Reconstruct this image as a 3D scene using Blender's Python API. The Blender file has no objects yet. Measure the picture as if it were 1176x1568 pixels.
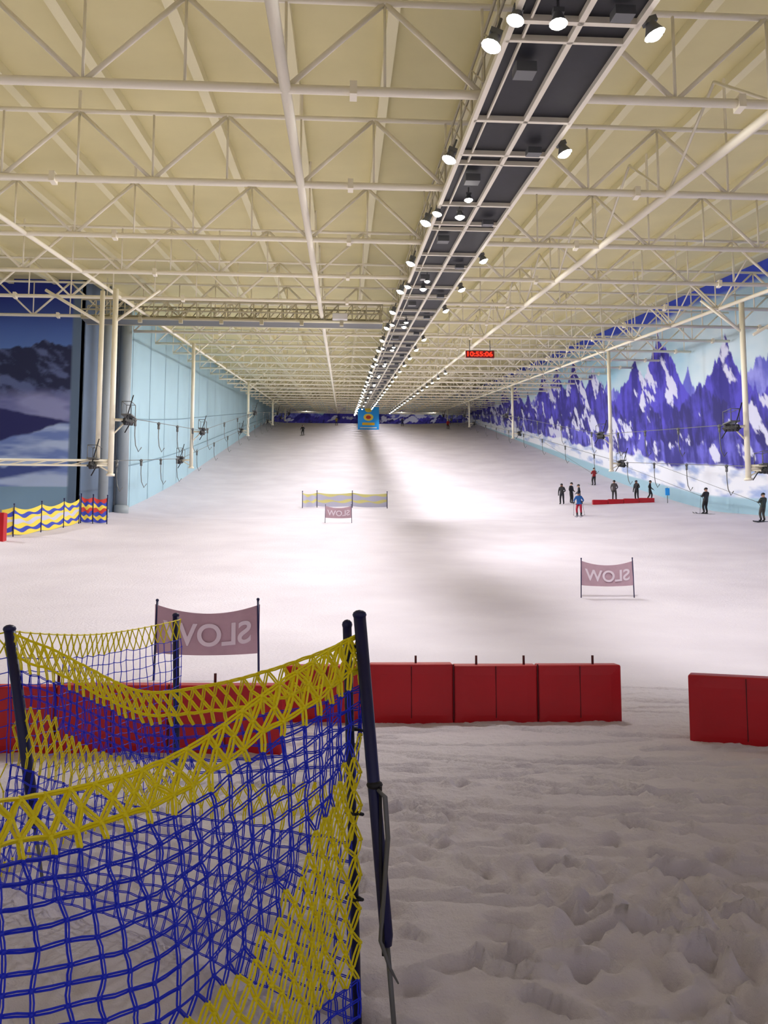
import bpy, math, random
import numpy as np
from mathutils import Vector, Matrix
random.seed(7); np.random.seed(7)
S = bpy.context.scene
COL = S.collection
def lin(c):
    return tuple(((v/255)/12.92 if v/255<=0.04045 else ((v/255+0.055)/1.055)**2.4) for v in c)
# ---------------------------------------------------------------- materials
def mat(name, rgb, rough=0.6, metal=0.0, emit=0.0, noise=0.0, nscale=5.0, bump=0.0, bscale=20.0, trans=0.0):
    m = bpy.data.materials.new(name); m.use_nodes = True
    nt = m.node_tree; b = nt.nodes['Principled BSDF']
    c = lin(rgb)+(1,)
    b.inputs['Base Color'].default_value = c
    b.inputs['Roughness'].default_value = rough
    b.inputs['Metallic'].default_value = metal
    tc = nt.nodes.new('ShaderNodeTexCoord')
    if emit > 0:
        b.inputs['Emission Color'].default_value = c
        b.inputs['Emission Strength'].default_value = emit
    if noise > 0:
        n = nt.nodes.new('ShaderNodeTexNoise'); n.inputs['Scale'].default_value = nscale
        n.inputs['Detail'].default_value = 4
        nt.links.new(tc.outputs['Object'], n.inputs['Vector'])
        r = nt.nodes.new('ShaderNodeValToRGB')
        r.color_ramp.elements[0].position = .3; r.color_ramp.elements[1].position = .7
        r.color_ramp.elements[0].color = tuple(v*(1-noise) for v in c[:3])+(1,)
        r.color_ramp.elements[1].color = tuple(min(1, v*(1+noise*.6)) for v in c[:3])+(1,)
        nt.links.new(n.outputs['Fac'], r.inputs['Fac'])
        nt.links.new(r.outputs['Color'], b.inputs['Base Color'])
    if bump > 0:
        n2 = nt.nodes.new('ShaderNodeTexNoise'); n2.inputs['Scale'].default_value = bscale
        n2.inputs['Detail'].default_value = 6
        nt.links.new(tc.outputs['Object'], n2.inputs['Vector'])
        bp = nt.nodes.new('ShaderNodeBump'); bp.inputs['Strength'].default_value = bump
        bp.inputs['Distance'].default_value = 0.03
        nt.links.new(n2.outputs['Fac'], bp.inputs['Height'])
        nt.links.new(bp.outputs['Normal'], b.inputs['Normal'])
    return m
def attr_mat(name, rough=0.7):
    m = bpy.data.materials.new(name); m.use_nodes = True
    nt = m.node_tree; b = nt.nodes['Principled BSDF']
    a = nt.nodes.new('ShaderNodeAttribute'); a.attribute_name = 'paint'
    nt.links.new(a.outputs['Color'], b.inputs['Base Color'])
    b.inputs['Roughness'].default_value = rough
    return m

M_roof = mat('roof_panel_cream', (222,212,158), .75, noise=.06, nscale=.4)
M_purl = mat('purlin_cream', (236,228,184), .6)
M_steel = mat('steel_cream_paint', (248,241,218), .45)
M_steel2 = mat('steel_dark_cream_paint', (196,188,158), .5)  # darker cream for the walkway rails and catwalk
M_colm = mat('column_grey_paint', (160,170,176), .5)
M_dark = mat('walkway_panel_dark', (20,22,30), .6, noise=.3, nscale=3)
M_galv = mat('galvanised_steel', (110,112,112), .45, metal=.4)
M_black = mat('black_rubber', (22,22,26), .6)
M_navy = mat('navy_pole_plastic', (12,16,74), .4)
M_netY = mat('net_yellow_cord', (255,238,8), .5)
M_netB = mat('net_blue_cord', (22,50,228), .5)
M_red = mat('red_vinyl', (190,6,26), .42, noise=.12, nscale=1.5, bump=.15, bscale=6)
M_redd = mat('red_seam', (84,8,20), .6)
M_pink = mat('banner_pink_cloth', (196,164,178), .8, noise=.06, nscale=6)
M_lett = mat('banner_letter', (236,222,234), .8)
M_yel = mat('stripe_yellow', (240,216,80), .7)
M_pale = mat('stripe_pale_yellow', (228,222,146), .7)
M_blu = mat('stripe_blue', (56,72,184), .7)
M_gry = mat('stripe_lavender_grey', (200,200,222), .7)
M_org = mat('stripe_red', (205,60,50), .7)
M_wallL = mat('wall_light_blue', (174,208,222), .6, noise=.05, nscale=.3)
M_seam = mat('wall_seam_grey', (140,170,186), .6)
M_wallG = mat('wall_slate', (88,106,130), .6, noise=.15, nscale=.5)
M_lamp = mat('lamp_glass', (255,250,240), .3, emit=28)
M_led = mat('led_red', (255,40,20), .4, emit=2.5)
M_ledb = mat('led_housing', (120,14,14), .5)
M_skin = mat('skin', (205,160,135), .6)
M_sign = mat('sign_blue', (30,165,255), .5)
M_white = mat('white_paint', (235,235,235), .5)

# snow
M_snow = bpy.data.materials.new('snow'); M_snow.use_nodes = True
nt = M_snow.node_tree; b = nt.nodes['Principled BSDF']
b.inputs['Roughness'].default_value = .75
tc = nt.nodes.new('ShaderNodeTexCoord')
n1 = nt.nodes.new('ShaderNodeTexNoise'); n1.inputs['Scale'].default_value = .35; n1.inputs['Detail'].default_value = 5
nt.links.new(tc.outputs['Object'], n1.inputs['Vector'])
r = nt.nodes.new('ShaderNodeValToRGB')
r.color_ramp.elements[0].position=.3; r.color_ramp.elements[0].color=lin((219,212,224))+(1,)
r.color_ramp.elements[1].position=.7; r.color_ramp.elements[1].color=lin((232,226,237))+(1,)
nt.links.new(n1.outputs['Fac'], r.inputs['Fac']); nt.links.new(r.outputs['Color'], b.inputs['Base Color'])
n2 = nt.nodes.new('ShaderNodeTexNoise'); n2.inputs['Scale'].default_value = 13; n2.inputs['Detail'].default_value = 8; n2.inputs['Roughness'].default_value=.7
nt.links.new(tc.outputs['Object'], n2.inputs['Vector'])
bp = nt.nodes.new('ShaderNodeBump'); bp.inputs['Strength'].default_value=.7; bp.inputs['Distance'].default_value=.05
nt.links.new(n2.outputs['Fac'], bp.inputs['Height']); nt.links.new(bp.outputs['Normal'], b.inputs['Normal'])

# ---------------------------------------------------------------- mesh builder
class MB:
    def __init__(s): s.v=[]; s.f=[]; s.m=[]; s.sm=[]
    def add(s, vs, fs, m=0, smooth=False):
        o=len(s.v); s.v.extend([tuple(p) for p in vs])
        for f in fs:
            s.f.append(tuple(i+o for i in f)); s.m.append(m); s.sm.append(smooth)
    def tube(s, pts, r, sides=6, m=0, cap=True):
        pts=[Vector(p) for p in pts]; n=len(pts)
        rs = r if isinstance(r,(list,tuple)) else [r]*n
        vs=[]; prev=None
        for i,p in enumerate(pts):
            t = (pts[min(i+1,n-1)]-pts[max(i-1,0)])
            if t.length<1e-9: t=Vector((0,0,1))
            t.normalize()
            if prev is None:
                a = Vector((0,0,1)) if abs(t.z)<.9 else Vector((1,0,0))
                u = t.cross(a).normalized()
            else:
                u = (prev - t*prev.dot(t))
                if u.length<1e-6: u=t.orthogonal()
                u.normalize()
            prev=u; w=t.cross(u)
            for k in range(sides):
                an=2*math.pi*k/sides
                vs.append(p+(u*math.cos(an)+w*math.sin(an))*rs[i])
        fs=[]
        for i in range(n-1):
            for k in range(sides):
                k2=(k+1)%sides
                fs.append((i*sides+k,i*sides+k2,(i+1)*sides+k2,(i+1)*sides+k))
        if cap:
            fs.append(tuple(range(sides))[::-1]); fs.append(tuple((n-1)*sides+k for k in range(sides)))
        s.add(vs,fs,m,sides>4)
    def box(s, c, d, m=0, rz=0.0, shear=0.0):
        hx,hy,hz=d[0]/2,d[1]/2,d[2]/2; vs=[]
        for z in(-hz,hz):
            for x,y in((-hx,-hy),(hx,-hy),(hx,hy),(-hx,hy)):
                X=x*math.cos(rz)-y*math.sin(rz); Y=x*math.sin(rz)+y*math.cos(rz)
                vs.append((c[0]+X,c[1]+Y,c[2]+z+shear*Y))
        s.add(vs,[(3,2,1,0),(4,5,6,7),(0,1,5,4),(1,2,6,5),(2,3,7,6),(3,0,4,7)],m)
    def ball(s, c, r, m=0, sc=(1,1,1), seg=10, rings=6, z0=-1.0):
        vs=[];fs=[]
        for i in range(rings+1):
            a = math.pi*i/rings
            zz=max(math.cos(a),z0); rr=math.sin(a) if math.cos(a)>=z0 else math.sqrt(max(0,1-z0*z0))*(1-(i/rings-.5)*.5)
            for k in range(seg):
                t=2*math.pi*k/seg
                vs.append((c[0]+r*sc[0]*rr*math.cos(t),c[1]+r*sc[1]*rr*math.sin(t),c[2]+r*sc[2]*zz))
        for i in range(rings):
            for k in range(seg):
                k2=(k+1)%seg
                fs.append((i*seg+k,(i+1)*seg+k,(i+1)*seg+k2,i*seg+k2))
        s.add(vs,fs,m,True)
    def obj(s, name, mats, parent=None, bevel=0, loc=None, rz=0, scale=1):
        me=bpy.data.meshes.new(name); me.from_pydata(s.v,[],s.f)
        for q in mats: me.materials.append(q)
        me.polygons.foreach_set('material_index', s.m); me.polygons.foreach_set('use_smooth', s.sm)
        me.update()
        o=bpy.data.objects.new(name,me); COL.objects.link(o)
        if loc is not None: o.location=loc
        o.rotation_euler[2]=rz; o.scale=(scale,)*3
        if bevel>0:
            bm=o.modifiers.new('bev','BEVEL'); bm.width=bevel; bm.segments=3; bm.limit_method='ANGLE'
        if parent: o.parent=parent
        return o
def empty(name, loc=(0,0,0), rz=0, scale=1):
    e=bpy.data.objects.new(name,None); e.location=loc; e.rotation_euler[2]=rz; e.scale=(scale,)*3
    e.empty_display_size=.2; COL.objects.link(e); return e
def grid_mesh(name, P, mats, colors=None, smooth=True, keep=None):
    ny,nx=P.shape[:2]
    idx=np.arange(ny*nx).reshape(ny,nx)
    q=np.stack([idx[:-1,:-1],idx[:-1,1:],idx[1:,1:],idx[1:,:-1]],-1).reshape(-1,4)
    if keep is not None: q=q[keep.reshape(-1)]
    me=bpy.data.meshes.new(name)
    me.vertices.add(ny*nx); me.vertices.foreach_set('co',P.reshape(-1).astype(np.float32))
    me.loops.add(len(q)*4); me.loops.foreach_set('vertex_index',q.reshape(-1).astype(np.int32))
    me.polygons.add(len(q)); me.polygons.foreach_set('loop_start',(np.arange(len(q))*4).astype(np.int32))
    me.polygons.foreach_set('loop_total',np.full(len(q),4,dtype=np.int32))
    me.update(calc_edges=True); me.validate()
    me.polygons.foreach_set('use_smooth',[smooth]*len(me.polygons))
    for m in mats: me.materials.append(m)
    if colors is not None:
        a=me.color_attributes.new('paint','FLOAT_COLOR','POINT')
        c=np.ones((ny*nx,4),dtype=np.float32); c[:,:3]=colors.reshape(-1,3)
        a.data.foreach_set('color',c.reshape(-1))
    o=bpy.data.objects.new(name,me); COL.objects.link(o); return o
# ---------------------------------------------------------------- noise
TAB=np.random.rand(256,256)
def vn(x,y,sd=0):
    x=np.asarray(x,float)+sd*17.3; y=np.asarray(y,float)+sd*9.1
    xi=np.floor(x).astype(int); yi=np.floor(y).astype(int); fx=x-xi; fy=y-yi
    fx=fx*fx*(3-2*fx); fy=fy*fy*(3-2*fy)
    g=lambda a,b:TAB[a%256,b%256]
    return (g(xi,yi)*(1-fx)+g(xi+1,yi)*fx)*(1-fy)+(g(xi,yi+1)*(1-fx)+g(xi+1,yi+1)*fx)*fy
def fbm(x,y,sd=0,o=4):
    r=0;a=.5;t=0
    for i in range(o): r=r+a*vn(x*2**i,y*2**i,sd+i*3); t+=a; a*=.55
    return r/t
# ---------------------------------------------------------------- slope profile
_py=np.array([-30,13,18,24.3,36,50,58,65,76,108,140,168,173,200]); _pz=np.array([0,0,.35,1.05,2.8,5.3,6.3,7.85,10.5,19.3,28,35.6,36.2,36.4])
_ty=np.arange(-30,200,.25); _tz=np.interp(_ty,_py,_pz)
_k=np.exp(-.5*(np.arange(-16,17)/6.)**2); _k/=_k.sum()
_tz=np.convolve(np.pad(_tz,16,mode='edge'),_k,mode='valid')
def prof(y): return np.interp(y,_ty,_tz)
foot=[]
for i in range(420):
    fx=random.uniform(-2.5,4.5); fy=random.uniform(2.2,6.5)
    foot.append((fx,fy,random.uniform(.035,.06),random.uniform(.06,.14),random.uniform(-.5,.5)+(.5 if i%3 else 1.2),random.uniform(.018,.045)))
for i in range(130):
    foot.append((random.gauss(1.5,.8),random.gauss(3.6,.6),random.uniform(.04,.065),random.uniform(.08,.15),random.uniform(0,3),random.uniform(.03,.065)))
tracks=[]
for i in range(80):
    tx=random.uniform(-1,4.5); ty=random.uniform(3.6,12); tracks.append((tx,ty,random.uniform(-.5,.1),random.uniform(.4,1.6),random.uniform(.018,.045)))
def gz(X,Y,detail=True):
    X=np.asarray(X,float);Y=np.asarray(Y,float)
    z=prof(Y)
    far=np.clip((Y-20)/20,0,1)
    z=z+far*np.clip(.045*(X-16),0,.55)+far*np.clip(.1*(-12.5-X),0,.45)
    z=z+.05*(fbm(X*.35,Y*.35,2)-.5)*np.clip(1-(Y-14)/20,0.2,1)
    return z
def gdet(X,Y):
    z=gz(X,Y)
    near=np.clip((14-Y)/4,0,1)
    z=z+near*(.016*(fbm(X*1.6,Y*2.2,5)-.5)+.034*(fbm(X*5,Y*7,9)-.5)+.03*(fbm(X*12,Y*16,19)-.5))
    for (fx,fy,a,b2,an,d) in foot:
        i0,i1=np.searchsorted(ys,(fy-.35,fy+.35)); j0,j1=np.searchsorted(xs,(fx-.35,fx+.35))
        dx=X[i0:i1,j0:j1]-fx;dy=Y[i0:i1,j0:j1]-fy
        u=(dx*math.cos(an)+dy*math.sin(an))/a; w=(-dx*math.sin(an)+dy*math.cos(an))/b2
        q=u*u+w*w
        z[i0:i1,j0:j1]-=d*np.exp(-q*q)-.4*d*np.exp(-(np.sqrt(q)-1.5)**2*6)
    for (tx,ty,sl,L,d) in tracks:
        dx=X-tx; dy=(Y-ty)-sl*dx-.1*dx*dx
        z=z-np.where(np.abs(dx)<L, d*(np.exp(-(dy/.03)**2)-.5*np.exp(-((dy-.06)/.03)**2)),0)
    return z
xs=np.concatenate([np.arange(-42,-5,.8),np.arange(-5,6,.03),np.arange(6,28.01,.55),[28.3]])
ys=np.concatenate([np.arange(-8,1.5,.5),np.arange(1.5,12,.03),np.arange(12,190,.7)])
GX,GY=np.meshgrid(xs,ys)
P=np.stack([GX,GY,gdet(GX,GY)],-1)
cx=(GX[:-1,:-1]+GX[1:,1:])/2; cy=(GY[:-1,:-1]+GY[1:,1:])/2
snow=grid_mesh('floor',P,[M_snow],keep=~((cx<-16.6)&(cy>49.6)))
def G(x,y): return float(gz(x,y))
# ---------------------------------------------------------------- shell
T=.1705
def zc(Y,h): return 1.6+h+T*Y
XL=-16.1; XR=28.0; YE=182.0; YM=49.0
def roofh(X): return 10.5+ (X+16)/44*2.4 if X>-16 else 10.5
rb=MB()
def roofq(x0,x1,y0,y1,m=0):
    a=[(x0,y0),(x1,y0),(x1,y1),(x0,y1)]
    vs=[(x,y,zc(y,roofh(x))) for x,y in a]+[(x,y,zc(y,roofh(x))+.3) for x,y in a]
    rb.add(vs,[(3,2,1,0),(4,5,6,7),(0,1,5,4),(1,2,6,5),(2,3,7,6),(3,0,4,7)],m)
roofq(-42,-16.1,-8,YM+.3); roofq(-16.1,28.2,-8,YE+.3)
rb.obj('ceiling',[M_roof])
pm=MB()
x=-40.0
while x<27.5:
    y1 = YM if x<-16.1 else YE
    h=roofh(x)-.2
    pm.add([(x-.15,-8,zc(-8,h-.12)),(x+.15,-8,zc(-8,h-.12)),(x+.15,y1,zc(y1,h-.12)),(x-.15,y1,zc(y1,h-.12)),
            (x-.15,-8,zc(-8,h+.22)),(x+.15,-8,zc(-8,h+.22)),(x+.15,y1,zc(y1,h+.22)),(x-.15,y1,zc(y1,h+.22))],
           [(3,2,1,0),(0,1,5,4),(1,2,6,5),(2,3,7,6),(3,0,4,7)],0)
    x+=2.75
pm.obj('roof_purlins',[M_purl])
wl=MB()
def wallx(mb,X,y0,y1,m=0,th=.25,side=-1,zlo=-1.2,hfix=None):
    n=max(1,int((y1-y0)/4)); 
    for i in range(n):
        a=y0+(y1-y0)*i/n; c=y0+(y1-y0)*(i+1)/n
        vs=[]
        for xx in (X,X+side*th):
            for yy in(a,c):
                vs.append((xx,yy,float(prof(yy))+zlo)); vs.append((xx,yy,zc(yy,roofh(X))+.05))
        mb.add(vs,[(0,1,3,2),(4,6,7,5),(0,4,5,1),(2,3,7,6)],m)
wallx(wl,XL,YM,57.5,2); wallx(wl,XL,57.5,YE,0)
for yy in np.arange(60,YE,5.5):
    wl.add([(XL+.03,yy,prof(yy)),(XL+.03,yy+.09,prof(yy)),(XL+.03,yy+.09,zc(yy,10.5)),(XL+.03,yy,zc(yy,10.5))],[(0,1,2,3)],1)
for k in (3.2,6.4):
    pts=[(XL+.03,yy,float(prof(yy))+k*max(.2,(zc(yy,10.5)-prof(yy))/14)) for yy in np.arange(58,YE,4)]
    wl.tube(pts,.05,4,1)
wl.obj('wall_left',[M_wallL,M_seam,M_wallG])
cm=MB()
for (x,y,r_) in((-15.6,56.2,.42),(-15.2,50.6,.3)):
    cm.tube([(x,y,G(x,y)-.2),(x,y,zc(y,10.4))],r_,14,0)
    cm.tube([(x,y,G(x,y)-.2),(x,y,G(x,y)+.5)],r_*1.25,14,0)
cm.obj('building_column',[M_colm])
def pal(*c): return np.array(lin(c))
def mixc(a,b,t): return a*(1-t[...,None])+b*t[...,None]
def bc(c,*k): return np.broadcast_to(pal(*k),c.shape)
def mural(s,f,H,seed=1,scale=1.0,hk=1.0):
    c=np.zeros(s.shape+(3,))
    c[:]=pal(160,204,228)
    c=mixc(c,bc(c,222,236,244),np.clip(fbm(s*.12,f*5,seed)*1.9-.5,0,1))
    c=mixc(c,bc(c,58,84,214),np.clip((f-(.90+.035*fbm(s*.1,f*0,seed+3)))*40,0,1))
    for (sp,h0,h1,k0,k1,sd,dk,md,base,sn0) in ((8,.60,.78,.010,.03,seed+11,(96,100,204),(150,152,236),.55,.60),
                                      (8.5,.62,.92,.03,.065,seed+23,(42,34,142),(82,72,204),.52,.625),
                                      (9.5,.44,.70,.02,.05,seed+37,(34,28,116),(74,66,190),.42,.61),
                                      (8,.34,.50,.015,.035,seed+51,(48,44,138),(104,100,214),.33,.585)):
        r=np.random.RandomState(sd); R=np.full(s.shape,base)
        n=int((s.max()-s.min())/sp/scale)+1
        for i in range(n):
            p=s.min()+(i+r.uniform(.0,1.))*sp*scale; h=r.uniform(h0,h1)*hk; k1_=r.uniform(k0,k1)/scale; k2_=r.uniform(k0,k1)/scale
            d=s-p; R=np.maximum(R,h-np.where(d>0,k1_,k2_)*np.abs(d)-.05*(1-np.exp(-np.abs(d)/(.6*scale))))
        R=R+.10*(fbm(s*.9/scale,s*0,sd)-.5)+.03*(vn(s*4/scale,s*0,sd)-.5)
        t=np.clip((R-f)*150,0,1)
        dep=R-f
        st=fbm(s*.55/scale+f*6,f*10-s*.3/scale,sd,5)
        st2=fbm(s*1.6/scale+dep*5,dep*6,sd+2,5)
        body=mixc(bc(c,*dk),bc(c,*md),np.clip((st*.5+st2*.5-.42)*5.5,0,1))
        sn=fbm(s*.5/scale-f*8,f*4.5+s*.22/scale,sd+5,6)
        patch=np.clip((sn-sn0-.25*np.clip(.03-dep,0,.03))*24,0,1)
        body=mixc(body,bc(c,224,226,250),patch*.92)
        c=mixc(c,body,t)
    sb=.225+.05*(fbm(s*.16/scale,s*0,seed+31)-.5)*2+.03*vn(s*.7,s*0,seed)
    white=mixc(bc(c,238,241,252),bc(c,160,180,226),np.clip((fbm(s*.4,f*26,seed+8)-.5)*4,0,1))
    c=mixc(c,white,np.clip((sb-f)*90,0,1))
    c=mixc(c,bc(c,160,196,214),np.clip((.125-f)*200,0,1))
    return c
M_mural=attr_mat('mountain_mural_print')
yy=np.concatenate([np.arange(-8,38,2.),np.arange(38,110,.1),np.arange(110,YE,.25),[YE]]); ff=np.linspace(0,1,190)
YY,FF=np.meshgrid(yy,ff)
zb=prof(YY)-.6; zt=1.6+12.9+T*YY
P=np.stack([np.full_like(YY,XR),YY,zb+(zt-zb)*FF],-1)
grid_mesh('wall_right',P,[M_mural],mural(YY,FF,0,seed=4),smooth=False)
xx=np.concatenate([np.arange(XL,XR,.14),[XR]]); ff=np.linspace(0,1,80)
XX,FF=np.meshgrid(xx,ff)
zb=np.full_like(XX,35.6); zt=zc(YE,12.9)+0*XX
cc=mural(XX,np.clip(FF*1.0+.16,0,1)*.9,0,seed=9,scale=1.0,hk=.95)
grid_mesh('wall_back',np.stack([XX,np.full_like(XX,YE),zb+(zt-zb)*FF],-1),[M_mural],cc,smooth=False)
# dusk mural wall (left, facing camera)
xx=np.arange(-42,XL+.01,.08); zz=np.linspace(0,1,220)
XX,FF=np.meshgrid(xx,zz)
zb=3.0; zt=zc(YM,10.55); Z=zb+(zt-zb)*FF
c=np.zeros(XX.shape+(3,))
c=mixc(bc(c,96,132,204),bc(c,34,52,150),np.clip((Z-15.8)/3.6,0,1))
R=15.9+.9*(fbm(XX*.45,XX*0,3)-.5)*2+.5*(vn(XX*2.2,XX*0,5)-.5)+.2*(vn(XX*6,XX*0,15)-.5)
bd=mixc(bc(c,34,42,80),bc(c,94,108,158),np.clip((fbm(XX*1.1+Z*.8,Z*1.4,6,5)-.47)*6,0,1))
c=mixc(c,bd,np.clip((R-Z)*14,0,1))
fog=13.5+.5*(fbm(XX*.3,XX*0,8)-.5)*2
c=mixc(c,mixc(bc(c,150,156,206),bc(c,80,88,156),np.clip((fbm(XX*.3,Z*.9,12)-.35)*3,0,1)),np.clip((fog-Z)*1.4,0,1))
r2=11.6+.22*(-XX-18)+.5*(fbm(XX*.5,XX*0,14)-.5)
c=mixc(c,bc(c,38,42,104),np.clip((r2-Z)*9,0,1))
r3=10.8+.16*(XX+19)+.5*(fbm(XX*.35,XX*0,18)-.5)*2
c=mixc(c,mixc(bc(c,184,204,242),bc(c,116,140,206),np.clip((fbm(XX*.35+Z*.3,Z*1.8,21)-.4)*4,0,1)),np.clip((r3-Z)*9,0,1))
r4=8.9+.7*(fbm(XX*.4+5,XX*0,25)-.5)*2
c=mixc(c,bc(c,66,84,152),np.clip((r4-Z)*9,0,1)*np.clip((Z-8.3-.2*(XX+18))*5,0,1))
c=mixc(c,bc(c,130,164,194),np.clip((7.4-Z)*30,0,1))
c=mixc(c,bc(c,100,122,150),np.clip((XX+16.9)*30,0,1))
grid_mesh('wall_left_mural',np.stack([XX,np.full_like(XX,YM),Z],-1),[M_mural],c,smooth=False)
wo=MB(); wallx(wo,-42,-8,YM,0); wo.obj('wall_left_outer',[M_wallL])
# ---------------------------------------------------------------- trusses
tr=MB(); HB=8.0; HT=10.1
TY=[16.6+6.25*k for k in range(-3,27)]
TY=[y for y in TY if y<YE-2]
for j,Y in enumerate(TY):
    x0 = -40.8 if Y<YM-1 else -14.4-1.2
    n0=int(round((x0+1.3)/2.2)); n1=int((XR-.3+1.3)/2.2)
    xa=max(-1.3+2.2*n0, XL+.15 if Y>YM-1 else -41.5); xb=XR-.15
    lod = 8 if Y<50 else (6 if Y<90 else 4)
    tr.tube([(xa,Y,zc(Y,HB)),(xb,Y,zc(Y,HB))],.10,lod)
    tr.tube([(xa,Y,zc(Y,HT)),(xb,Y,zc(Y,HT))],.07,lod)
    for k in range(n0,n1+1):
        x=-1.3+2.2*k
        if x<xa-.05 or x>xb: continue
        bot=(k%2==0)
        tr.tube([(x,Y,zc(Y,HB)),(x,Y,zc(Y,HT))],.035,lod if lod<8 else 6)
        if x+2.2<=xb:
            a=(x,Y,zc(Y,HB if bot else HT)); c_=(x+2.2,Y,zc(Y,HT if bot else HB))
            tr.tube([a,c_],.06,lod if lod<8 else 6)
        if k%4==0 and Y<100:
            tr.box((x+1.5,Y,zc(Y,HB)),(.16,.3,.3),0)
        if k%3==0 and Y<120:
            tr.tube([(x,Y,zc(Y,HT)),(x,Y,zc(Y,roofh(x)-.2))],.05,4)
for X,r_ in((-1.3,.125),(10.0,.125),(20.9,.1),(-11.9,.09),(-22.7,.1)):
    y1= YM-.5 if X<-16 else YE-.3
    tr.tube([(X,-7,zc(-7,HB)),(X,y1,zc(y1,HB))],r_,10)
    for Y in TY:
        if Y+6.25<=y1 and X>5:
            tr.tube([(X,Y,zc(Y,HB)),(X,Y+3.12,zc(Y+3.12,HT))],.045,5)
            tr.tube([(X,Y+3.12,zc(Y+3.12,HT)),(X,Y+6.25,zc(Y+6.25,HB))],.045,5)
tr.obj('roof_trusses',[M_steel])
# ---------------------------------------------------------------- service walkway
walk=empty('ceiling_walkway')
wk=MB(); XA,XB=3.0,5.25
def lbox(mb,x0,x1,y0,y1,h0,h1,m):
    vs=[]
    for h in(h0,h1):
        vs+=[(x0,y0,zc(y0,h)),(x1,y0,zc(y0,h)),(x1,y1,zc(y1,h)),(x0,y1,zc(y1,h))]
    mb.add(vs,[(3,2,1,0),(4,5,6,7),(0,1,5,4),(1,2,6,5),(2,3,7,6),(3,0,4,7)],m)
lbox(wk,XA+.05,XB-.05,4,176,7.78,7.95,0)
for X in(XA,4.2,XB): lbox(wk,X-.055,X+.055,4,176,7.66,7.8,1)
for X in(XA+.3,): lbox(wk,X-.02,X+.02,4,176,7.7,7.8,1)
y=4.6; i=0
while y<175:
    lbox(wk,XA,XB,y-.06,y+.06,7.66,7.8,1)
    if i%2==1: lbox(wk,XA,XB,y+.62,y+.7,7.66,7.8,1)
    y+=2.1 if i%2==0 else 4.2; i+=1
for X in(XA-.02,XB+.02):
    hs=(8.5,9.0) if X<4 else (8.4,)
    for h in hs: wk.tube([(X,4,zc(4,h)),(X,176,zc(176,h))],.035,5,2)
    y=4.6
    while y<150:
        wk.tube([(X,y,zc(y,7.9)),(X,y,zc(y,hs[-1]))],.03,4,2)
        if X<4: wk.tube([(X,y,zc(y,7.9)),(X,y+1.6,zc(y+1.6,9.0))],.022,4,2)
        y+=1.6
wk.obj('deck',[M_dark,M_steel,M_steel2],parent=walk)
jb=MB()
for Y in TY:
    if 10<Y<120:
        lbox(jb,4.6,4.95,Y+2.0,Y+2.3,7.5,7.66,0); lbox(jb,3.35,3.75,Y+4,Y+4.4,7.45,7.66,0)
jb.obj('junction_boxes',[M_galv],parent=walk)
cw=MB(); Y=46.6
for dy in(0,1.1):
    for h in(7.7,8.2,8.8): cw.tube([(-15.6,Y+dy,zc(Y,h)),(2.4,Y+dy,zc(Y,h))],.05 if h!=7.7 else .09,6,0)
    x=-15.6
    while x<2.3:
        cw.tube([(x,Y+dy,zc(Y,7.7)),(x,Y+dy,zc(Y,8.8))],.035,4,0)
        cw.tube([(x,Y+dy,zc(Y,7.7)),(min(x+.85,2.4),Y+dy,zc(Y,8.8))],.03,4,0); x+=.85
cw.box((-6.6,Y+.55,zc(Y,7.68)),(18.0,1.1,.08),1)
x=-14.5
while x<2.3: cw.box((x,Y-.15,zc(Y,7.55)),(.22,.2,.32),0); x+=2.4
cw.box((-.2,Y-.3,zc(Y,7.9)),(.9,.3,.35),2); 
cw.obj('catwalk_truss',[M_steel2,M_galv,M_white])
# ---------------------------------------------------------------- lamps
def lamp_mesh():
    m=MB()
    m.tube([(0,0,.55),(0,0,.24)],.03,6,0)
    m.box((0,0,.26),(.22,.14,.1),0)
    m.tube([(0,0,.24),(0,0,.12),(0,0,0)],[.07,.12,.18],12,0,cap=False)
    m.tube([(0,0,.02),(0,0,.015)],[.17,.17],12,1)
    m.ball((0,0,-.0),.14,1,(1,1,.6))
    me=m.obj('tmp',[M_galv,M_lamp]); d=me.data; bpy.data.objects.remove(me); return d
LM=lamp_mesh()
def lamp(x,y,h,tilt,power,light=True,k=1.0,aim=0,par=None,aimx=0):
    par=par or walk
    o=bpy.data.objects.new('floodlight',LM); COL.objects.link(o)
    o.location=(x,y,zc(y,h)); o.rotation_euler=(aimx*.5,tilt,0); o.scale=(k*1.1,)*3; o.parent=par
    if light:
        l=bpy.data.lights.new('flood','SPOT'); l.energy=power; l.color=(1,.965,.95)
        l.spot_size=math.radians(122); l.spot_blend=.6; l.shadow_soft_size=.3
        q=bpy.data.objects.new('flood_beam',l); COL.objects.link(q); q.parent=par
        q.location=(x,y,zc(y,h)-.4); q.rotation_euler=(aimx,aim,0)
Y=13.4; i=0
PW=2750
while Y<176:
    clear=zc(Y,7)-float(prof(Y)); p=PW*min(1,(clear/12.5))**1.6
    lamp(2.66,Y,7.4,math.radians(20),p,aim=math.radians(45),k=.95)
    if i%2==0: lamp(2.95,Y-.7,7.5,math.radians(15),p,light=False,k=.8)
    if i%4!=2 or Y>60: lamp(5.5,Y-.5,7.45,math.radians(-20),p*1.15,aim=math.radians(-45),k=.95)
    if i%2==0 : lamp(3.65,Y-.9,7.35,0,0,light=False,k=.8)
    elif Y<100: lamp(3.65,Y+3,7.35,0,0,light=False,k=.65)
    Y+=5.6; i+=1
side=empty('added_mural_fill')
for (x,y) in((-22.7,12),(-22.7,26),(-22.7,38)): lamp(x,y,7.4,0,2400,aim=0,par=side)  # extra lamps added to brighten the dim left mural
side=empty('added_end_wall_fill')
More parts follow.
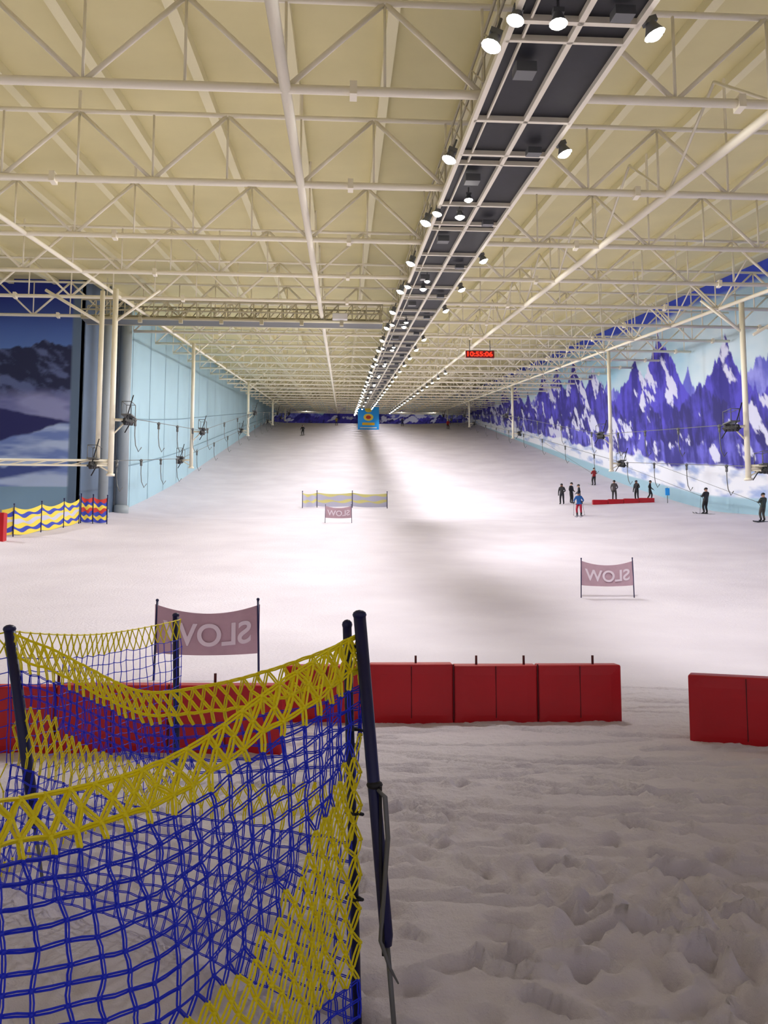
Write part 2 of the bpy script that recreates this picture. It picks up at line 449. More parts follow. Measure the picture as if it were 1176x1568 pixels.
for (x,y) in((-8,171),(13,171),(20,171)): lamp(x,y,8.1,0,380,par=side,aimx=math.radians(62),k=.6)  # fill lamps added to light up the end wall mural
side=empty('pipe_floodlights')
y=75
while y<165: lamp(10.0,y,7.4,math.radians(-10),0,light=False,k=.9,par=side); y+=5.6
# ---------------------------------------------------------------- LED clock sign
ls=empty('led_sign')
m=MB(); y=55.7; z=zc(y,7.3)-.35
m.box((9.95,y,z),(2.1,.2,.52),0); m.tube([(9.2,y,z+.2),(9.2,y,zc(y,8))],.03,6,1); m.tube([(10.7,y,z+.2),(10.7,y,zc(y,8))],.03,6,1)
m.obj('housing',[M_ledb,M_galv],parent=ls)
def text_mesh(body):
    cu=bpy.data.curves.new('txt','FONT'); cu.body=body; cu.align_x='CENTER'; cu.align_y='CENTER'; cu.size=1; cu.offset=.02
    o=bpy.data.objects.new('txt',cu); COL.objects.link(o)
    bpy.context.view_layer.update()
    me=bpy.data.meshes.new_from_object(o.evaluated_get(bpy.context.evaluated_depsgraph_get()))
    bpy.data.objects.remove(o); return me
def text_on(name,body,center,w,h,mt,parent,mirror=False,rz=0,off=.0,func=None):
    me=text_mesh(body); co=np.array([v.co[:] for v in me.vertices])
    mn=co.min(0); mx=co.max(0); c=(mn+mx)/2; sp=(mx-mn)
    for v,p in zip(me.vertices,co):
        u=(p[0]-c[0])/sp[0]; t=(p[1]-c[1])/sp[1]
        if mirror: u=-u
        lx=u*w; lz=t*h
        dz=func(u) if func else 0
        v.co=(center[0]+lx*math.cos(rz)+off*math.sin(rz),center[1]+lx*math.sin(rz)-off*math.cos(rz),center[2]+lz+dz)
    me.materials.clear(); me.materials.append(mt)
    o=bpy.data.objects.new(name,me); COL.objects.link(o); o.parent=parent; return o
text_on('digits','10:55:06',(9.95,y,z) if False else (9.95,55.7,zc(55.7,7.3)-.35),1.85,.36,M_led,ls,off=.115)
# ---------------------------------------------------------------- SLOW banners
def slow(x0,y0,x1,y1,ph=1.15,lean=.03,k=1.0):
    e=empty('slow_banner'); m=MB()
    g0=G(x0,y0); g1=G(x1,y1); rz=math.atan2(y1-y0,x1-x0); L=math.hypot(x1-x0,y1-y0)
    m.tube([(x0,y0,g0-.1),(x0+lean,y0,g0+ph+.05)],.018,8,0); m.tube([(x1,y1,g1-.1),(x1-lean,y1,g1+ph+.07)],.018,8,0)
    m.ball((x0+lean,y0,g0+ph+.06),.026,0); m.ball((x1-lean,y1,g1+ph+.08),.026,0)
    m.obj('poles',[M_navy],parent=e)
    c=MB(); n=24; vs=[]; fs=[]
    f=lambda u:-.2*(1-(2*u)**2)*.75
    H=.72*k
    for j in range(9):
        for i in range(n+1):
            u=i/n-.5; t=j/8
            xx=x0+(x1-x0)*(u+.5); yy=y0+(y1-y0)*(u+.5)
            top=g0+(g1-g0)*(u+.5)+ph+f(u)
            bot=g0+(g1-g0)*(u+.5)+ph-.05-H+.25*f(u)
            vs.append((xx,yy+.012*math.sin(9*u+3*t),bot+(top-bot)*t))
    for j in range(8):
        for i in range(n): a=j*(n+1)+i; fs.append((a,a+1,a+n+2,a+n+1))
    c.add(vs,fs,0,True); c.obj('cloth',[M_pink],parent=e)
    cen=((x0+x1)/2,(y0+y1)/2,(g0+g1)/2+ph-.06-H*.56)
    text_on('lettering','SLOW',cen,L*.84,.36*k,M_lett,e,mirror=True,rz=rz,off=.02,func=lambda u:.45*f(u)+.04)
slow(-2.97,12.8,-1.31,12.75,1.2); slow(7.44,24.3,9.13,24.3,1.16); slow(-1.1,50,.6,50,1.1)
# ---------------------------------------------------------------- striped banner fences
def stripe_fence(pts,h,order,mats,sag=.12,polem=M_navy,lift=.12):
    e=empty('striped_banner_fence'); pm_=MB(); c=MB()
    for (x,y) in pts:
        g=G(x,y); pm_.tube([(x,y,g-.1),(x,y,g+h+lift+.12)],.03,8,0); pm_.ball((x,y,g+h+lift+.13),.045,0)
    pm_.obj('poles',[polem],parent=e)
    nr=len(order)
    for (a,b_) in zip(pts[:-1],pts[1:]):
        n=14; vs=[]
        for j in range(nr+1):
            for i in range(n+1):
                u=i/n; x=a[0]+(b_[0]-a[0])*u; y=a[1]+(b_[1]-a[1])*u
                g=G(a[0],a[1])*(1-u)+G(b_[0],b_[1])*u
                z=g+lift+h*j/nr - sag*4*u*(1-u)*(.5+.5*j/nr)+.07*math.sin(11*u+1.4*j)*(0<j<nr)
                vs.append((x,y+.06*math.sin(7*u),z))
        for j in range(nr):
            c.add(vs[j*(n+1):(j+2)*(n+1)],[(i,i+1,i+n+2,i+n+1) for i in range(n)],order[j],True)
    c.obj('cloth',mats,parent=e)
SM=[M_yel,M_blu,M_gry,M_org]
stripe_fence([(-3.2,63),(-2.05,63.4),(.8,63.4),(3.6,63)],1.1,[2,2,0,2,2,0],[M_pale,M_blu,M_gry,M_org],.12)
stripe_fence([(-17.6,38.6),(-16.1,39.4),(-15.6,41.6),(-15.3,44.0),(-15.2,46.2)],1.35,[0,1,0,2,0,1,0],SM,.2)
stripe_fence([(-15.2,46.5),(-14.6,46.8),(-13.9,47.2)],1.45,[1,0,1,3,0,1,3],SM,.14)
# ---------------------------------------------------------------- red crash pads
def pads(p0,p1,n,h=.66,th=.22,rods=()):
    e=empty('red_crash_pads'); L=math.hypot(p1[0]-p0[0],p1[1]-p0[1]); rz=math.atan2(p1[1]-p0[1],p1[0]-p0[0])
    ux,uy=math.cos(rz),math.sin(rz); w=L/n
    for i in range(n):
        m=MB(); cx_=p0[0]+ux*w*(i+.5)-uy*th/2; cy_=p0[1]+uy*w*(i+.5)+ux*th/2
        g=min(G(p0[0],p0[1]),G(p1[0],p1[1]))-.04
        hh=h+random.uniform(-.012,.012)
        nx_,nz_=8,6; vs=[]; fs=[]
        for s_ in(-1,1):
            for j in range(nz_+1):
                for k in range(nx_+1):
                    u=k/nx_-.5; t=j/nz_-.5
                    bul=.018*(1-(2*u)**4)*(1-(2*t)**4)
                    lx=u*(w-.008); ly=s_*(th/2+bul)
                    vs.append((lx*ux-ly*uy,lx*uy+ly*ux,(t+.5)*hh))
        q=(nx_+1)*(nz_+1)
        for s_ in(0,1):
            for j in range(nz_):
                for k in range(nx_):
                    a=s_*q+j*(nx_+1)+k; f=(a,a+1,a+nx_+2,a+nx_+1); fs.append(f if s_==0 else f[::-1])
        for k in range(nx_):
            a=k; fs.append((a+1,a,q+a,q+a+1)); a=nz_*(nx_+1)+k; fs.append((a,a+1,q+a+1,q+a))
        for j in range(nz_):
            a=j*(nx_+1); fs.append((a,a+nx_+1,q+a+nx_+1,q+a)); a+=nx_; fs.append((a+nx_+1,a,q+a,q+a+nx_+1))
        m.add([(cx_+v[0],cy_+v[1],g+v[2]) for v in vs],fs,0,False)
        m.obj('pad_%d'%(i+1),[M_red],parent=e,bevel=.02)
    s_=MB()
    for i in range(1,n):
        x=p0[0]+ux*w*i+uy*.006; y=p0[1]+uy*w*i-ux*.006
        s_.tube([(x,y,.03),(x,y,h-.03)],.008,4,0)
    for i in range(n):
        x=p0[0]+ux*w*(i+.5)+uy*.017; y=p0[1]+uy*w*(i+.5)-ux*.017
        s_.tube([(x,y,.05),(x,y,h-.05)],.005,4,0)
    for r_ in rods:
        x=p0[0]+ux*r_-uy*.1; y=p0[1]+uy*r_+ux*.1
        s_.tube([(x,y,h-.1),(x,y,h+.06)],.014,6,0)
    s_.obj('seams',[M_redd],parent=e)
pads((-.65,9.12),(3.2,8.98),4,.68,rods=(1.5,2.2,2.75,3.55))
pads((3.47,7.85),(7.2,5.75),4,.70,rods=(.9,2.8))
pads((-5.9,7.9),(-.55,7.55),5,.66,rods=(3.2,4.7))
e=empty('red_crash_pads')
for k in range(4):
    m=MB(); xc=21.5+1.32*k; gg=G(xc,64.4); m.box((xc,64.4,gg+.16),(1.28,.3,.42),0); m.obj('pad_%d'%(k+1),[M_red],parent=e,bevel=.03)
m=MB()
m.box((-16.15,38.0,G(-16.15,38)+.62),(.5,.4,1.4),0); m.tube([(-16.15,38.0,G(-16.15,38)-.1),(-16.15,38.0,G(-16.15,38)+1.5)],.06,8,1)
m.obj('padded_post',[M_red,M_galv],bevel=.03)
# ---------------------------------------------------------------- blue sign at top
e=empty('summit_sign'); y=150.0; zb_=G(4.5,y)-.2; sx=4.95
m=MB(); m.box((sx,y,zb_+2.75),(4.1,.15,5.1),0)
for d in(-1.8,1.8): m.tube([(sx+d,y+.12,zb_-.2),(sx+d,y+.12,zb_+5.2)],.08,8,1)
m.obj('panel',[M_sign,M_galv],parent=e)
m=MB()
def disc(mb,cx_,cz_,rx,rzz,y_,mi,n=24):
    vs=[(cx_+rx*math.cos(2*math.pi*i/n),y_,cz_+rzz*math.sin(2*math.pi*i/n)) for i in range(n)]
    mb.add(vs,[tuple(range(n))],mi)
disc(m,sx,zb_+4.1,.7,.55,y-.085,0); disc(m,sx,zb_+2.6,.95,.7,y-.09,0); disc(m,sx,zb_+2.6,.5,.36,y-.095,2)
m.box((sx,y-.08,zb_+1.3),(2.4,.04,.5),1); m.box((sx,y-.08,zb_+4.95),(3.0,.04,.25),3); m.box((sx,y-.08,zb_+.55),(3.2,.04,.2),3)
m.obj('emblem',[M_yel,mat('sign_orange',(240,190,30),.5),M_org,M_white],parent=e)
# ---------------------------------------------------------------- drag lift
def sheaves(m,x,y,z,sl,n=4,mi=0):
    L=1.5
    for dx in(-.09,.09): m.tube([(x+dx,y-L/2,z-sl*L/2),(x+dx,y+L/2,z+sl*L/2)],.05,6,mi)
    for i in range(n):
        t=(i+.5)/n-.5; cy_=y+t*L; cz_=z+sl*t*L+.02
        m.tube([(x-.06,cy_,cz_),(x+.06,cy_,cz_)],.19,14,mi)
        m.tube([(x-.1,cy_,cz_),(x+.1,cy_,cz_)],.05,8,1)
    m.box((x,y,z+.3),(.5,.9,.06),1); 
    for a in(-.22,.22):
        for b2 in(-.42,.42): m.tube([(x+a,y+b2,z+.3),(x+a,y+b2,z+.95)],.02,5,1)
    m.tube([(x-.22,y-.42,z+.95),(x+.22,y-.42,z+.95),(x+.22,y+.42,z+.95),(x-.22,y+.42,z+.95),(x-.22,y-.42,z+.95)],.02,5,1)
    m.tube([(x,y-.4,z+.05),(x+.35,y-.5,z+1.25)],.03,5,mi)
    m.tube([(x,y+.4,z+.05),(x-.3,y+.5,z-.45)],.03,5,mi)
PY=[39.4,60.,95.,128.,155.]
LX={-11.5:1,21.0:-1}
def cz(X,y,hi):
    c=min(6.1 if hi else 3.9, (zc(y,8)-float(prof(y)))*(.62 if hi else .42))
    return float(prof(y))+c
for X,sg in LX.items():
    lift=empty('drag_lift')
    arm=9 if X<0 else 6.3
    for y in PY:
        m=MB(); zl=cz(X,y,False); zh=cz(X,y,True)
        r_=.14
        m.tube([(X,y,zl-.5),(X,y,zc(y,8))],r_,12,0); m.tube([(X,y,zl-.52),(X,y,zl-.42)],r_*1.5,12,0)
        if y<50:
            if X<0: m.tube([(X-sg*.75,y+.3,zl+.4),(X-sg*.75,y+.3,zc(y,8))],.12,10,0)
            m.tube([(X-sg*.75,y+.3,zc(y,6.3)),(X-sg*3.6,y+.3,zc(y,8))],.08,8,0)
            m.tube([(X,y,zc(y,6.3)),(X+sg*2.2,y,zc(y,8))],.07,8,0)
            m.tube([(X,y,zl+.25),(X-sg*arm,y,zl+.25)],.06,8,0); m.tube([(X,y,zl+.0),(X-sg*arm,y,zl+.0)],.05,8,0)
            for q in range(int(arm)): m.tube([(X-sg*q,y,zl+.25),(X-sg*(q+1),y,zl)],.03,5,0)
        else:
            m.tube([(X,y,zc(y,7)),(X-1.1,y,zc(y,8))],.05,6,0); m.tube([(X,y,zc(y,7)),(X+1.1,y,zc(y,8))],.05,6,0)
        m.tube([(X,y,zh+.1),(X+sg*.75,y,zh+.1)],.07,8,0); m.tube([(X,y,zl+.1),(X-sg*.75,y,zl+.1)],.07,8,0)
        m.tube([(X,y,zh-.7),(X+sg*.7,y,zh+.05)],.04,6,0); m.tube([(X,y,zl-.35),(X-sg*.7,y,zl+.05)],.04,6,0)
        m.obj('pylon',[M_steel],parent=lift)
        s_=MB(); sl=float(prof(y+1)-prof(y-1))/2
        sheaves(s_,X+sg*.8,y,zh,sl); sheaves(s_,X-sg*.8,y,zl,sl)
        s_.obj('sheave_train',[M_black,M_galv],parent=lift)
    m=MB()
    for hi in(True,False):
        pts=[]
        for a,b2 in zip(PY[:-1],PY[1:]):
            for t in np.linspace(0,1,9)[:-1]:
                y=a+(b2-a)*t; zz_=cz(X,a,hi)*(1-t)+cz(X,b2,hi)*t
                pts.append((X+(sg if hi else -sg)*.8,y,zz_+.2))
        m.tube(pts,.02,5,0)
        for i in range(len(pts)-1):
            if i%2==(0 if hi else 1):
                p=(Vector(pts[i])+Vector(pts[i+1]))/2; L=min(1.7,(p.z-G(p.x,p.y))*.55)
                hp=[(p.x,p.y,p.z),(p.x,p.y,p.z-.5*L),(p.x+.05,p.y,p.z-.8*L),(p.x+.2,p.y,p.z-L),(p.x+.36,p.y,p.z-.86*L)]
                m.tube(hp,.025,6,0); m.ball((p.x,p.y,p.z-.04),.1,0)
                m.tube([(p.x,p.y,p.z-.12),(p.x,p.y,p.z-.36)],.07,8,0)
    m.obj('cable_and_hangers',[M_galv],parent=lift)
# ---------------------------------------------------------------- people
def person(name,x,y,rz,jacket,pants,hat,pose='ski',sc=1.0,gear='ski',hair=None,face_skin=True,rope=None):
    g=G(x,y)
    sl=float(prof(y+.5)-prof(y-.5))
    e=empty(name,(x,y,g+.01),rz,sc)
    if pose=='ski':
        J=dict(pel=(0,-.12,.86),sp=(0,-.03,1.06),ch=(0,.08,1.27),nk=(0,.13,1.43),hd=(0,.16,1.54),tp=(0,.17,1.66),
          h=(.10,-.10,.83),k=(.15,.14,.48),a=(.14,-.04,.12),t=(.14,.16,.07),s=(.18,.08,1.36),e=(.33,.06,1.10),w=(.29,.30,.98),f=(.28,.37,.96))
        J2=dict(J)
    elif pose=='walk':
        J=dict(pel=(0,0,.92),sp=(0,.01,1.12),ch=(0,.02,1.33),nk=(0,.03,1.49),hd=(0,.05,1.60),tp=(0,.05,1.73),
          h=(.10,0,.88),k=(.12,.16,.50),a=(.12,.12,.11),t=(.13,.31,.06),s=(.19,.02,1.42),e=(.28,-.12,1.15),w=(.27,.02,.92),f=(.26,.06,.85))
        J2=dict(J); J2.update(k=(.12,-.02,.48),a=(.12,-.24,.13),t=(.12,-.06,.06),e=(.28,.10,1.15),w=(.25,.28,.98),f=(.24,.34,.94))
    elif pose=='lift':
        J=dict(pel=(0,.04,.90),sp=(0,-.01,1.10),ch=(0,-.05,1.31),nk=(0,-.06,1.47),hd=(0,-.04,1.58),tp=(0,-.04,1.71),
          h=(.10,.03,.86),k=(.13,.14,.49),a=(.13,.05,.12),t=(.13,.25,.07),s=(.18,-.05,1.40),e=(.26,.08,1.16),w=(.10,.28,1.20),f=(.07,.34,1.24))
        J2=dict(J)
    else:
        J=dict(pel=(0,0,.93),sp=(0,0,1.13),ch=(0,.01,1.34),nk=(0,.01,1.50),hd=(0,.03,1.61),tp=(0,.03,1.74),
          h=(.10,0,.89),k=(.13,.03,.50),a=(.14,-.02,.11),t=(.16,.17,.06),s=(.19,0,1.43),e=(.27,-.03,1.15),w=(.26,.10,.91),f=(.25,.14,.84))
        J2=dict(J); J2.update(e=(.29,.0,1.15),w=(.16,.2,1.02),f=(.10,.24,1.03))
    vs=[J['pel'],J['sp'],J['ch'],J['nk'],J['hd'],J['tp']]; rr=[(.165,.125),(.15,.115),(.185,.13),(.07,.07),(.095,.105),(.07,.08)]
    ed=[(0,1),(1,2),(2,3),(3,4),(4,5)]
    for sg,D in((1,J),(-1,J2)):
        o=len(vs)
        for k,r_ in(('h',.115),('k',.078),('a',.062),('t',.045)):
            p=D[k]; vs.append((p[0]*sg,p[1],p[2])); rr.append((r_,r_))
        ed+=[(0,o),(o,o+1),(o+1,o+2),(o+2,o+3)]
        o=len(vs)
        for k,r_ in(('s',.082),('e',.06),('w',.042),('f',.036)):
            p=D[k]; vs.append((p[0]*sg,p[1],p[2])); rr.append((r_,r_))
        ed+=[(2,o),(o,o+1),(o+1,o+2),(o+2,o+3)]
    me=bpy.data.meshes.new('b'); me.from_pydata(vs,ed,[]); o=bpy.data.objects.new('b',me); COL.objects.link(o)
    o.modifiers.new('s','SKIN')
    for i,v in enumerate(me.skin_vertices[0].data):
        v.radius=rr[i]; v.use_root=(i==0)
    sb=o.modifiers.new('u','SUBSURF'); sb.levels=2; sb.render_levels=2
    bpy.context.view_layer.update()
    bmsh=bpy.data.meshes.new_from_object(o.evaluated_get(bpy.context.evaluated_depsgraph_get()))
    bpy.data.objects.remove(o)
    mj=mat('jacket',jacket,.7,bump=.3,bscale=12); mp=mat('trousers',pants,.7); mh=mat('headwear',hat,.45); mg=mat('gloves_boots',(28,28,32),.6)
    bmsh.materials.clear()
    for q in(mj,mp,M_skin,mg): bmsh.materials.append(q)
    wr=[Vector((J['f'][0],J['f'][1],J['f'][2])),Vector((-J2['f'][0],J2['f'][1],J2['f'][2]))]
    waist=J['pel'][2]-.03; neck=J['nk'][2]
    for p in bmsh.polygons:
        c=p.center; p.use_smooth=True
        if c.z>neck+.01: p.material_index=2
        elif min((c-w).length for w in wr)<.085: p.material_index=3
        elif c.z>waist or (abs(c.x)>.2 and c.z>.7): p.material_index=0
        elif c.z<.24: p.material_index=3
        else: p.material_index=1
    bo=bpy.data.objects.new('body',bmsh); COL.objects.link(bo); bo.parent=e
    m=MB(); hx,hy,hz=J['hd']
    m.ball((hx,hy,hz+.07),.118,0,(.98,1.08,1.0),14,10,z0=-.15)
    m.ball((hx,hy+.105,hz+.035),.05,2,(1.45,.45,.6))
    m.ball((hx,hy+.125,hz-.01),.018,1,(.8,1.2,1.3))
    m.tube([(hx-.025,hy+.103,hz-.052),(hx+.025,hy+.103,hz-.052)],.007,5,3)
    for sg in(-1,1): m.ball((hx+sg*.1,hy,hz+.01),.028,1,(.5,.8,1.2))
    for sg,D in((1,J),(-1,J2)):
        f=Vector((D['f'][0]*sg,D['f'][1],D['f'][2])); w=Vector((D['w'][0]*sg,D['w'][1],D['w'][2]))
        d=(f-w).normalized(); sd=d.cross(Vector((0,0,1))) ; sd=sd.normalized() if sd.length>.1 else Vector((1,0,0)); dn=sd.cross(d)
        if dn.z>0: dn=-dn
        for i,L in enumerate((.07,.08,.075,.06)):
            b0=f+d*.01+sd*((i-1.5)*.021)
            m.tube([b0,b0+d*L*.45,b0+d*L*.7+dn*L*.35,b0+d*L*.55+dn*L*.75],[.0105,.010,.009,.007],6,3)
        b0=f-d*.02-sd*.035*sg
        m.tube([b0,b0-sd*.025*sg+d*.02,b0-sd*.02*sg+d*.05+dn*.01],[.012,.011,.008],6,3)
    m.obj('head_and_hands',[mh,M_skin,M_black,mg],parent=e)
    m=MB()
    a1=(J['a'][0],(J['a'][1]+J['t'][1])/2); a2=(-J2['a'][0],(J2['a'][1]+J2['t'][1])/2)
    tl=0.0
    if abs(math.cos(rz))>.3: tl=sl*(math.cos(rz))
    if gear=='ski':
        for (ax,ay) in(a1,a2):
            prof_=[(-.75,.012,.048),(-.3,.0,.042),(0,0,.038),(.4,0,.045),(.72,.0,.052),(.84,.03,.05),(.92,.09,.02)]
            vs=[];fs=[]
            for (u,zz_,w) in prof_:
                for dx,dz in((-w,0),(w,0),(w,.018),(-w,.018)): vs.append((ax+dx,ay+u,zz_+dz+.01+tl*u))
            for i in range(len(prof_)-1):
                for k in range(4):
                    k2=(k+1)%4; fs.append((i*4+k,i*4+k2,(i+1)*4+k2,(i+1)*4+k))
            fs.append((3,2,1,0)); n_=len(vs); fs.append((n_-4,n_-3,n_-2,n_-1))
            m.add(vs,fs,0); m.box((ax,ay,.05),(.07,.3,.05),1)
        for sg,D in((1,J),(-1,J2)):
            f=Vector((D['f'][0]*sg,D['f'][1],D['f'][2])); tip=Vector((f.x+.1*sg,f.y-(.35 if pose=='ski' else -.05),.03))
            m.tube([f+Vector((0,0,.1)),tip],.009,6,1); m.tube([tip+Vector((0,0,.06)),tip+Vector((0,0,.065))],.045,8,1)
    elif gear=='board':
        n_=16; vs=[]
        for z_ in(0,.02):
            for i in range(n_):
                t=2*math.pi*i/n_; cx_=math.cos(t); sx_=math.sin(t)
                vs.append((.75*math.copysign(abs(cx_)**.6,cx_),.08+.13*math.copysign(abs(sx_)**.8,sx_),z_+.06*max(0,abs(cx_)-.85)/.15))
        m.add(vs,[tuple(range(n_))[::-1],tuple(range(n_,2*n_))]+[(i,(i+1)%n_,(i+1)%n_+n_,i+n_) for i in range(n_)],0)
    if gear: m.obj('equipment',[mat('ski_topsheet',random.choice([(40,40,48),(150,30,40),(210,210,215)]),.35),M_black],parent=e)
    if rope:
        m=MB()
        R=Matrix.Rotation(-rz,3,'Z')
        tgt=R@Vector((rope[0]-x,rope[1]-y,rope[2]-g))/sc
        h0=Vector((0,.33,1.2)); m.tube([(0,.14,.84),h0,h0.lerp(tgt,.35),tgt],[.02,.015,.012,.012],6,0)
        m.ball((0,.17,.84),.11,0,(1,.3,1))
        m.obj('tow_bar',[M_galv],parent=e)
K=(26,26,32)
person('bystander',18.45,65,2.6,K,(30,30,40),(30,30,34),'stand',1.0,None)
person('bystander',19.35,65.3,-2.4,(34,34,44),K,(24,24,30),'stand',1.02,None)
person('bystander',19.75,64.4,1.4,K,K,(40,36,36),'walk',.98,None)
person('skier',17.75,58,2.7,(26,92,168),(176,26,58),(30,34,60),'ski',1.06,'ski')
person('lift_rider',25.0,76.5,.1,(150,30,36),(30,28,34),(40,20,20),'lift',1.0,'ski',rope=(21.8,84,cz(21,84,False)+.2))
person('snowboarder',23.3,66,3.0,(86,80,82),(52,50,54),(24,24,28),'stand',1.0,'board')
person('bystander',25.1,65.6,2.2,K,K,(18,18,22),'stand',.98,None)
person('bystander',26.3,65.7,-1.9,K,(30,30,34),(20,20,24),'walk',.95,None)
person('lift_rider',26.1,55,.35,(40,40,44),(30,30,34),(26,26,30),'lift',1.08,'ski',rope=(21.8,63,cz(21,63,False)+.2))
person('lift_rider',25.9,47,.3,(52,62,58),(72,70,66),(30,36,34),'lift',1.02,'board',rope=(21.8,54,cz(21,54,False)+.2))
person('skier',-6.9,135,2.9,(40,40,46),(34,34,40),(30,30,30),'ski',1.05,'ski')
person('skier',20.4,150,-2.8,(196,36,30),(60,30,34),(30,30,30),'ski',1.1,'ski')
person('skier',-1.3,160,3.1,(170,150,40),(40,40,60),(30,30,30),'ski',1.0,'ski')
person('skier',12.3,160,3.0,(40,36,80),(34,34,40),(30,30,30),'ski',1.0,'ski')
m=MB(); g=G(26.9,63.5); m.box((26.9,63.5,g+.95),(.35,.06,.6),0); m.tube([(26.9,63.53,g-.1),(26.9,63.53,g+1.3)],.03,6,1)
m.obj('blue_notice_board',[M_sign,M_galv])
# ---------------------------------------------------------------- foreground safety net
def interp_curve(ts,vals):
    ts=np.array(ts);vals=np.array(vals,float)
    def f(t):
        i=int(np.clip(np.searchsorted(ts,t)-1,0,len(ts)-2)); u=(t-ts[i])/(ts[i+1]-ts[i])
        m0=(vals[min(i+1,len(ts)-1)]-vals[max(i-1,0)])/(ts[min(i+1,len(ts)-1)]-ts[max(i-1,0)])*(ts[i+1]-ts[i])
        m1=(vals[min(i+2,len(ts)-1)]-vals[i])/(ts[min(i+2,len(ts)-1)]-ts[i])*(ts[i+1]-ts[i])
        return (2*u**3-3*u**2+1)*vals[i]+(u**3-2*u**2+u)*m0+(-2*u**3+3*u**2)*vals[i+1]+(u**3-u**2)*m1
    return f
def net(name,S_,nu,nv,bands,parent,r=.0026,gap=.0042,seed=0,double=True):
    rng=random.Random(seed); m=MB()
    jit={}
    def B(i,j): return bands(i/nu,j/nv)
    def P_(i,j):
        key=(round(i*2),j)
        if key not in jit:
            jit[key]=((rng.random()-.5)*.25/nu,(rng.random()-.5)*.25/nv if j>0 else 0,(rng.random()-.5)*.006)
        a,b2,c_=jit[key]
        p=S_(min(max(i/nu+a,0),1),min(max(j/nv+b2,0),1)); return Vector((p[0]+c_*.5,p[1]+c_,p[2]))
    def cord(p,q,mi,gp=None,rr=r):
        d=(q-p); gp=gp or gap
        if d.length<1e-5: return
        if not double:
            m.tube([p,(p+q)/2+Vector((0,0,-.002)),q],rr*1.3,4,mi,cap=False); return
        s1=d.cross(Vector((.3,1,.2))).normalized()*gp
        mid=(p+q)/2+Vector((rng.uniform(-1,1),rng.uniform(-1,1),rng.uniform(-1,1)))*.002
        for sg in(-1,1):
            m.tube([p,p.lerp(q,.12)+s1*sg,mid+s1*sg*1.15,p.lerp(q,.88)+s1*sg,q],rr,4,mi,cap=False)
    def pos(i,j):
        return i+(.5 if (j%2 and B(i,j)==0) else 0)
    for j in range(nv+1):
        for i in range(nu+1):
            mi=B(i,j); a=pos(i,j)
            if a>nu: continue
            pa=P_(a,j)
            if mi==1:
                if i<nu and B(i+1,j)==1: cord(pa,P_(i+1,j),1)
                elif i<nu: cord(pa,P_(min(nu,pos(i+1,j)),j),1)
            elif j==0 or (j==2 and double):
                if i<nu and B(i+1,j)==0: cord(pa,P_(i+1,j),0,gap,r*1.5)
            if j<nv:
                for i2 in(i-1,i,i+1):
                    if 0<=i2<=nu:
                        b_=pos(i2,j+1)
                        if b_<=nu and abs(b_-a)<=(.51):
                            yy_=(mi==0)
                            cord(pa,P_(b_,j+1),mi,gap*(1.3 if yy_ else 1),r*(1.6 if yy_ and j<3 else (1.3 if yy_ else 1)))
            m.ball(pa,r*(3.0 if mi==0 else 2.4),mi,(1.2,1.2,1),5,3)
    return m.obj(name,[M_netY,M_netB],parent=parent)
fe=empty('safety_net_fence')
zt=interp_curve([0,.1,.2,.37,.55,.735,1],[1.40,1.36,1.29,1.14,1.06,1.08,1.22])
def SA(u,v):
    x=.07-1.23*u; y=2.96-1.36*u
    t=zt(u); z=t-(t-.05)*v
    bow=.16*math.sin(math.pi*min(1,u*1.05))*math.sin(math.pi*v*.9)
    wv=.03*math.sin(9*u+5*v)+.02*math.sin(17*u-3*v)
    k=min(1,u*6)
    return (x+(bow+wv)*.7*k, y-(bow+wv)*.7*k, z-.03*math.sin(2*math.pi*u)*v)
def bandA(u,v):
    if v<.13: return 0
    if v<.27+.30*min(1,u/.35): return 1
    if v<.88: return 0
    return 1
net('front_net',SA,26,22,bandA,fe,r=.0029,seed=1)
zb2=interp_curve([0,.15,.3,.5,.7,.85,1],[1.32,1.24,1.16,1.10,1.17,1.27,1.40])
def SB(u,v):
    x=-1.80+1.86*u; y=4.41-1.43*u
    t=zb2(u); z=t-(t-.04)*v
    bow=.14*math.sin(math.pi*u)*math.sin(math.pi*v)
    wv=.03*math.sin(8*u+4*v)
    return (x+bow*.5+wv, y+bow+wv, z)
def bandB(u,v):
    if v<.12: return 0
    if v<.28+.12*u: return 1
    if v<.52: return 0
    return 1
net('rear_net',SB,36,20,bandB,fe,r=.0024,gap=.0034,seed=2)
def SC(u,v):
    x=-1.80+.56*u; y=4.41+1.69*u
    t=1.33-.02*u-.06*4*u*(1-u); z=t-(t-.04)*v
    return (x+.03*math.sin(7*u+3*v),y,z)
net('side_net',SC,26,18,lambda u,v:0 if v<.06 or v>.9 else 1,fe,r=.0021,seed=3,double=False)
def SD(u,v):
    x=-1.80-1.3*u; y=4.41-.6*u; t=1.33-.1*4*u*(1-u); z=t-(t-.04)*v
    return (x,y+.03*math.sin(7*u+3*v),z)
net('outer_net',SD,20,18,lambda u,v:0 if v<.1 or .5<v<.7 else 1,fe,r=.0021,seed=4,double=False)
m=MB()
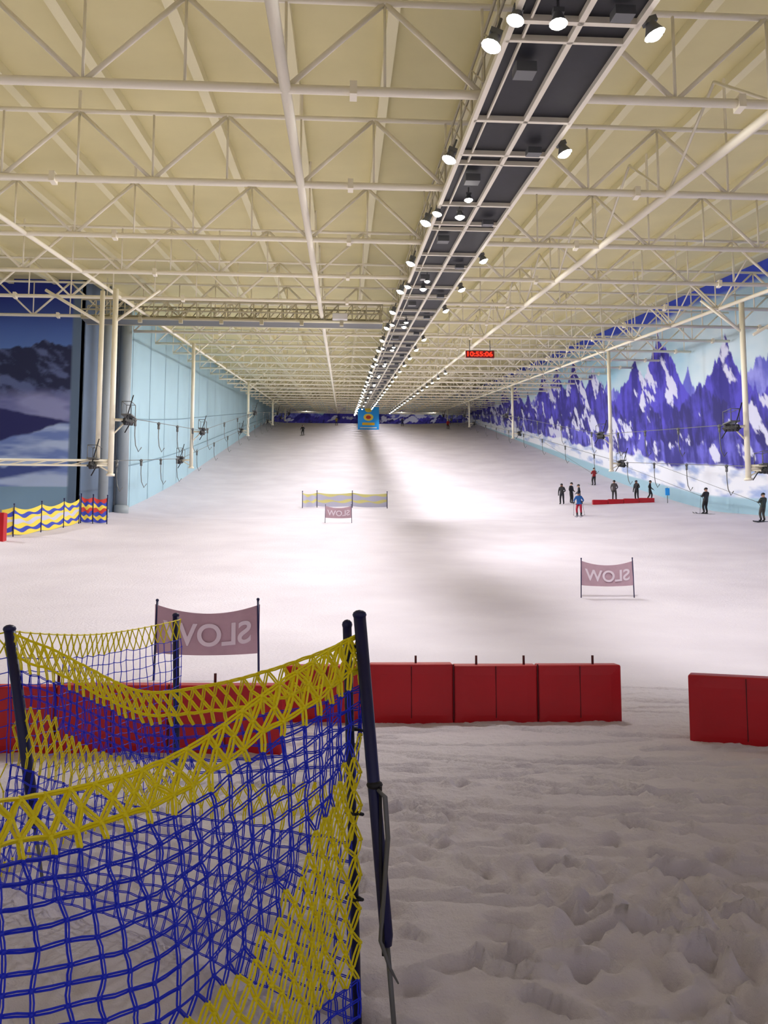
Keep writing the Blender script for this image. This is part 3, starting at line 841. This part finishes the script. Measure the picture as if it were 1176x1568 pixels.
def pole(a,b2,r_=.021,spike=.35):
    a=Vector(a);b2=Vector(b2)
    s_=a.lerp(b2,.26)
    m.tube([a,s_],.009,8,1); m.tube([s_,s_.lerp(b2,.03),b2],[.016,r_,r_],12,0); m.ball(b2,r_*1.15,0,(1,1,.7),12,6)
m.tube([(.065,3.0,-.08),(.02,3.0,1.43)],.017,12,0); m.ball((.02,3.0,1.435),.02,0)
pole((.20,2.86,-.08),(.065,2.93,1.475),.023)
pole((-1.56,4.41,-.08),(-1.80,4.41,1.34),.03)
pole((-1.22,6.1,-.08),(-1.26,6.1,1.34),.024)
pole((-1.16,1.6,-.08),(-1.16,1.6,1.25),.024)
pole((-3.1,3.8,-.08),(-3.1,3.8,1.34),.024)
m.obj('poles',[M_navy,M_galv],parent=fe)
m=MB()
m.tube([(.13,2.87,.86),(.155,2.85,.84),(.165,2.85,.7),(.15,2.86,.5),(.14,2.86,.35),(.17,2.84,.27),(.2,2.83,.22)],[.006,.009,.009,.009,.008,.006,.003],6,0)
m.tube([(.14,2.875,.87),(.14,2.86,.6),(.15,2.86,.3)],.006,5,1)
m.ball((.12,2.9,.87),.03,1,(1,1,.6))
for zz_ in(1.35,1.05,.75,.45): m.tube([(.02,2.98,zz_),(.05,2.93,zz_+.01),(.08,2.96,zz_),(.04,3.02,zz_),(.02,2.98,zz_)],.006,5,1)
m.obj('straps',[M_galv,M_black],parent=fe)
# ---------------------------------------------------------------- world / camera
w=bpy.data.worlds.new('World'); S.world=w; w.use_nodes=True
w.node_tree.nodes['Background'].inputs[0].default_value=(.88,.81,.9,1); w.node_tree.nodes['Background'].inputs[1].default_value=.5
cam=bpy.data.cameras.new('Camera'); co=bpy.data.objects.new('Camera',cam); COL.objects.link(co)
co.location=(0,0,1.6); co.rotation_euler=(math.radians(95.0),0,math.radians(-3.04))
cam.sensor_fit='VERTICAL'; cam.sensor_height=24; cam.sensor_width=18; cam.lens=24*1205/1568; cam.clip_end=500; cam.clip_start=.05
S.camera=co
S.view_settings.view_transform='Standard'; S.view_settings.exposure=0
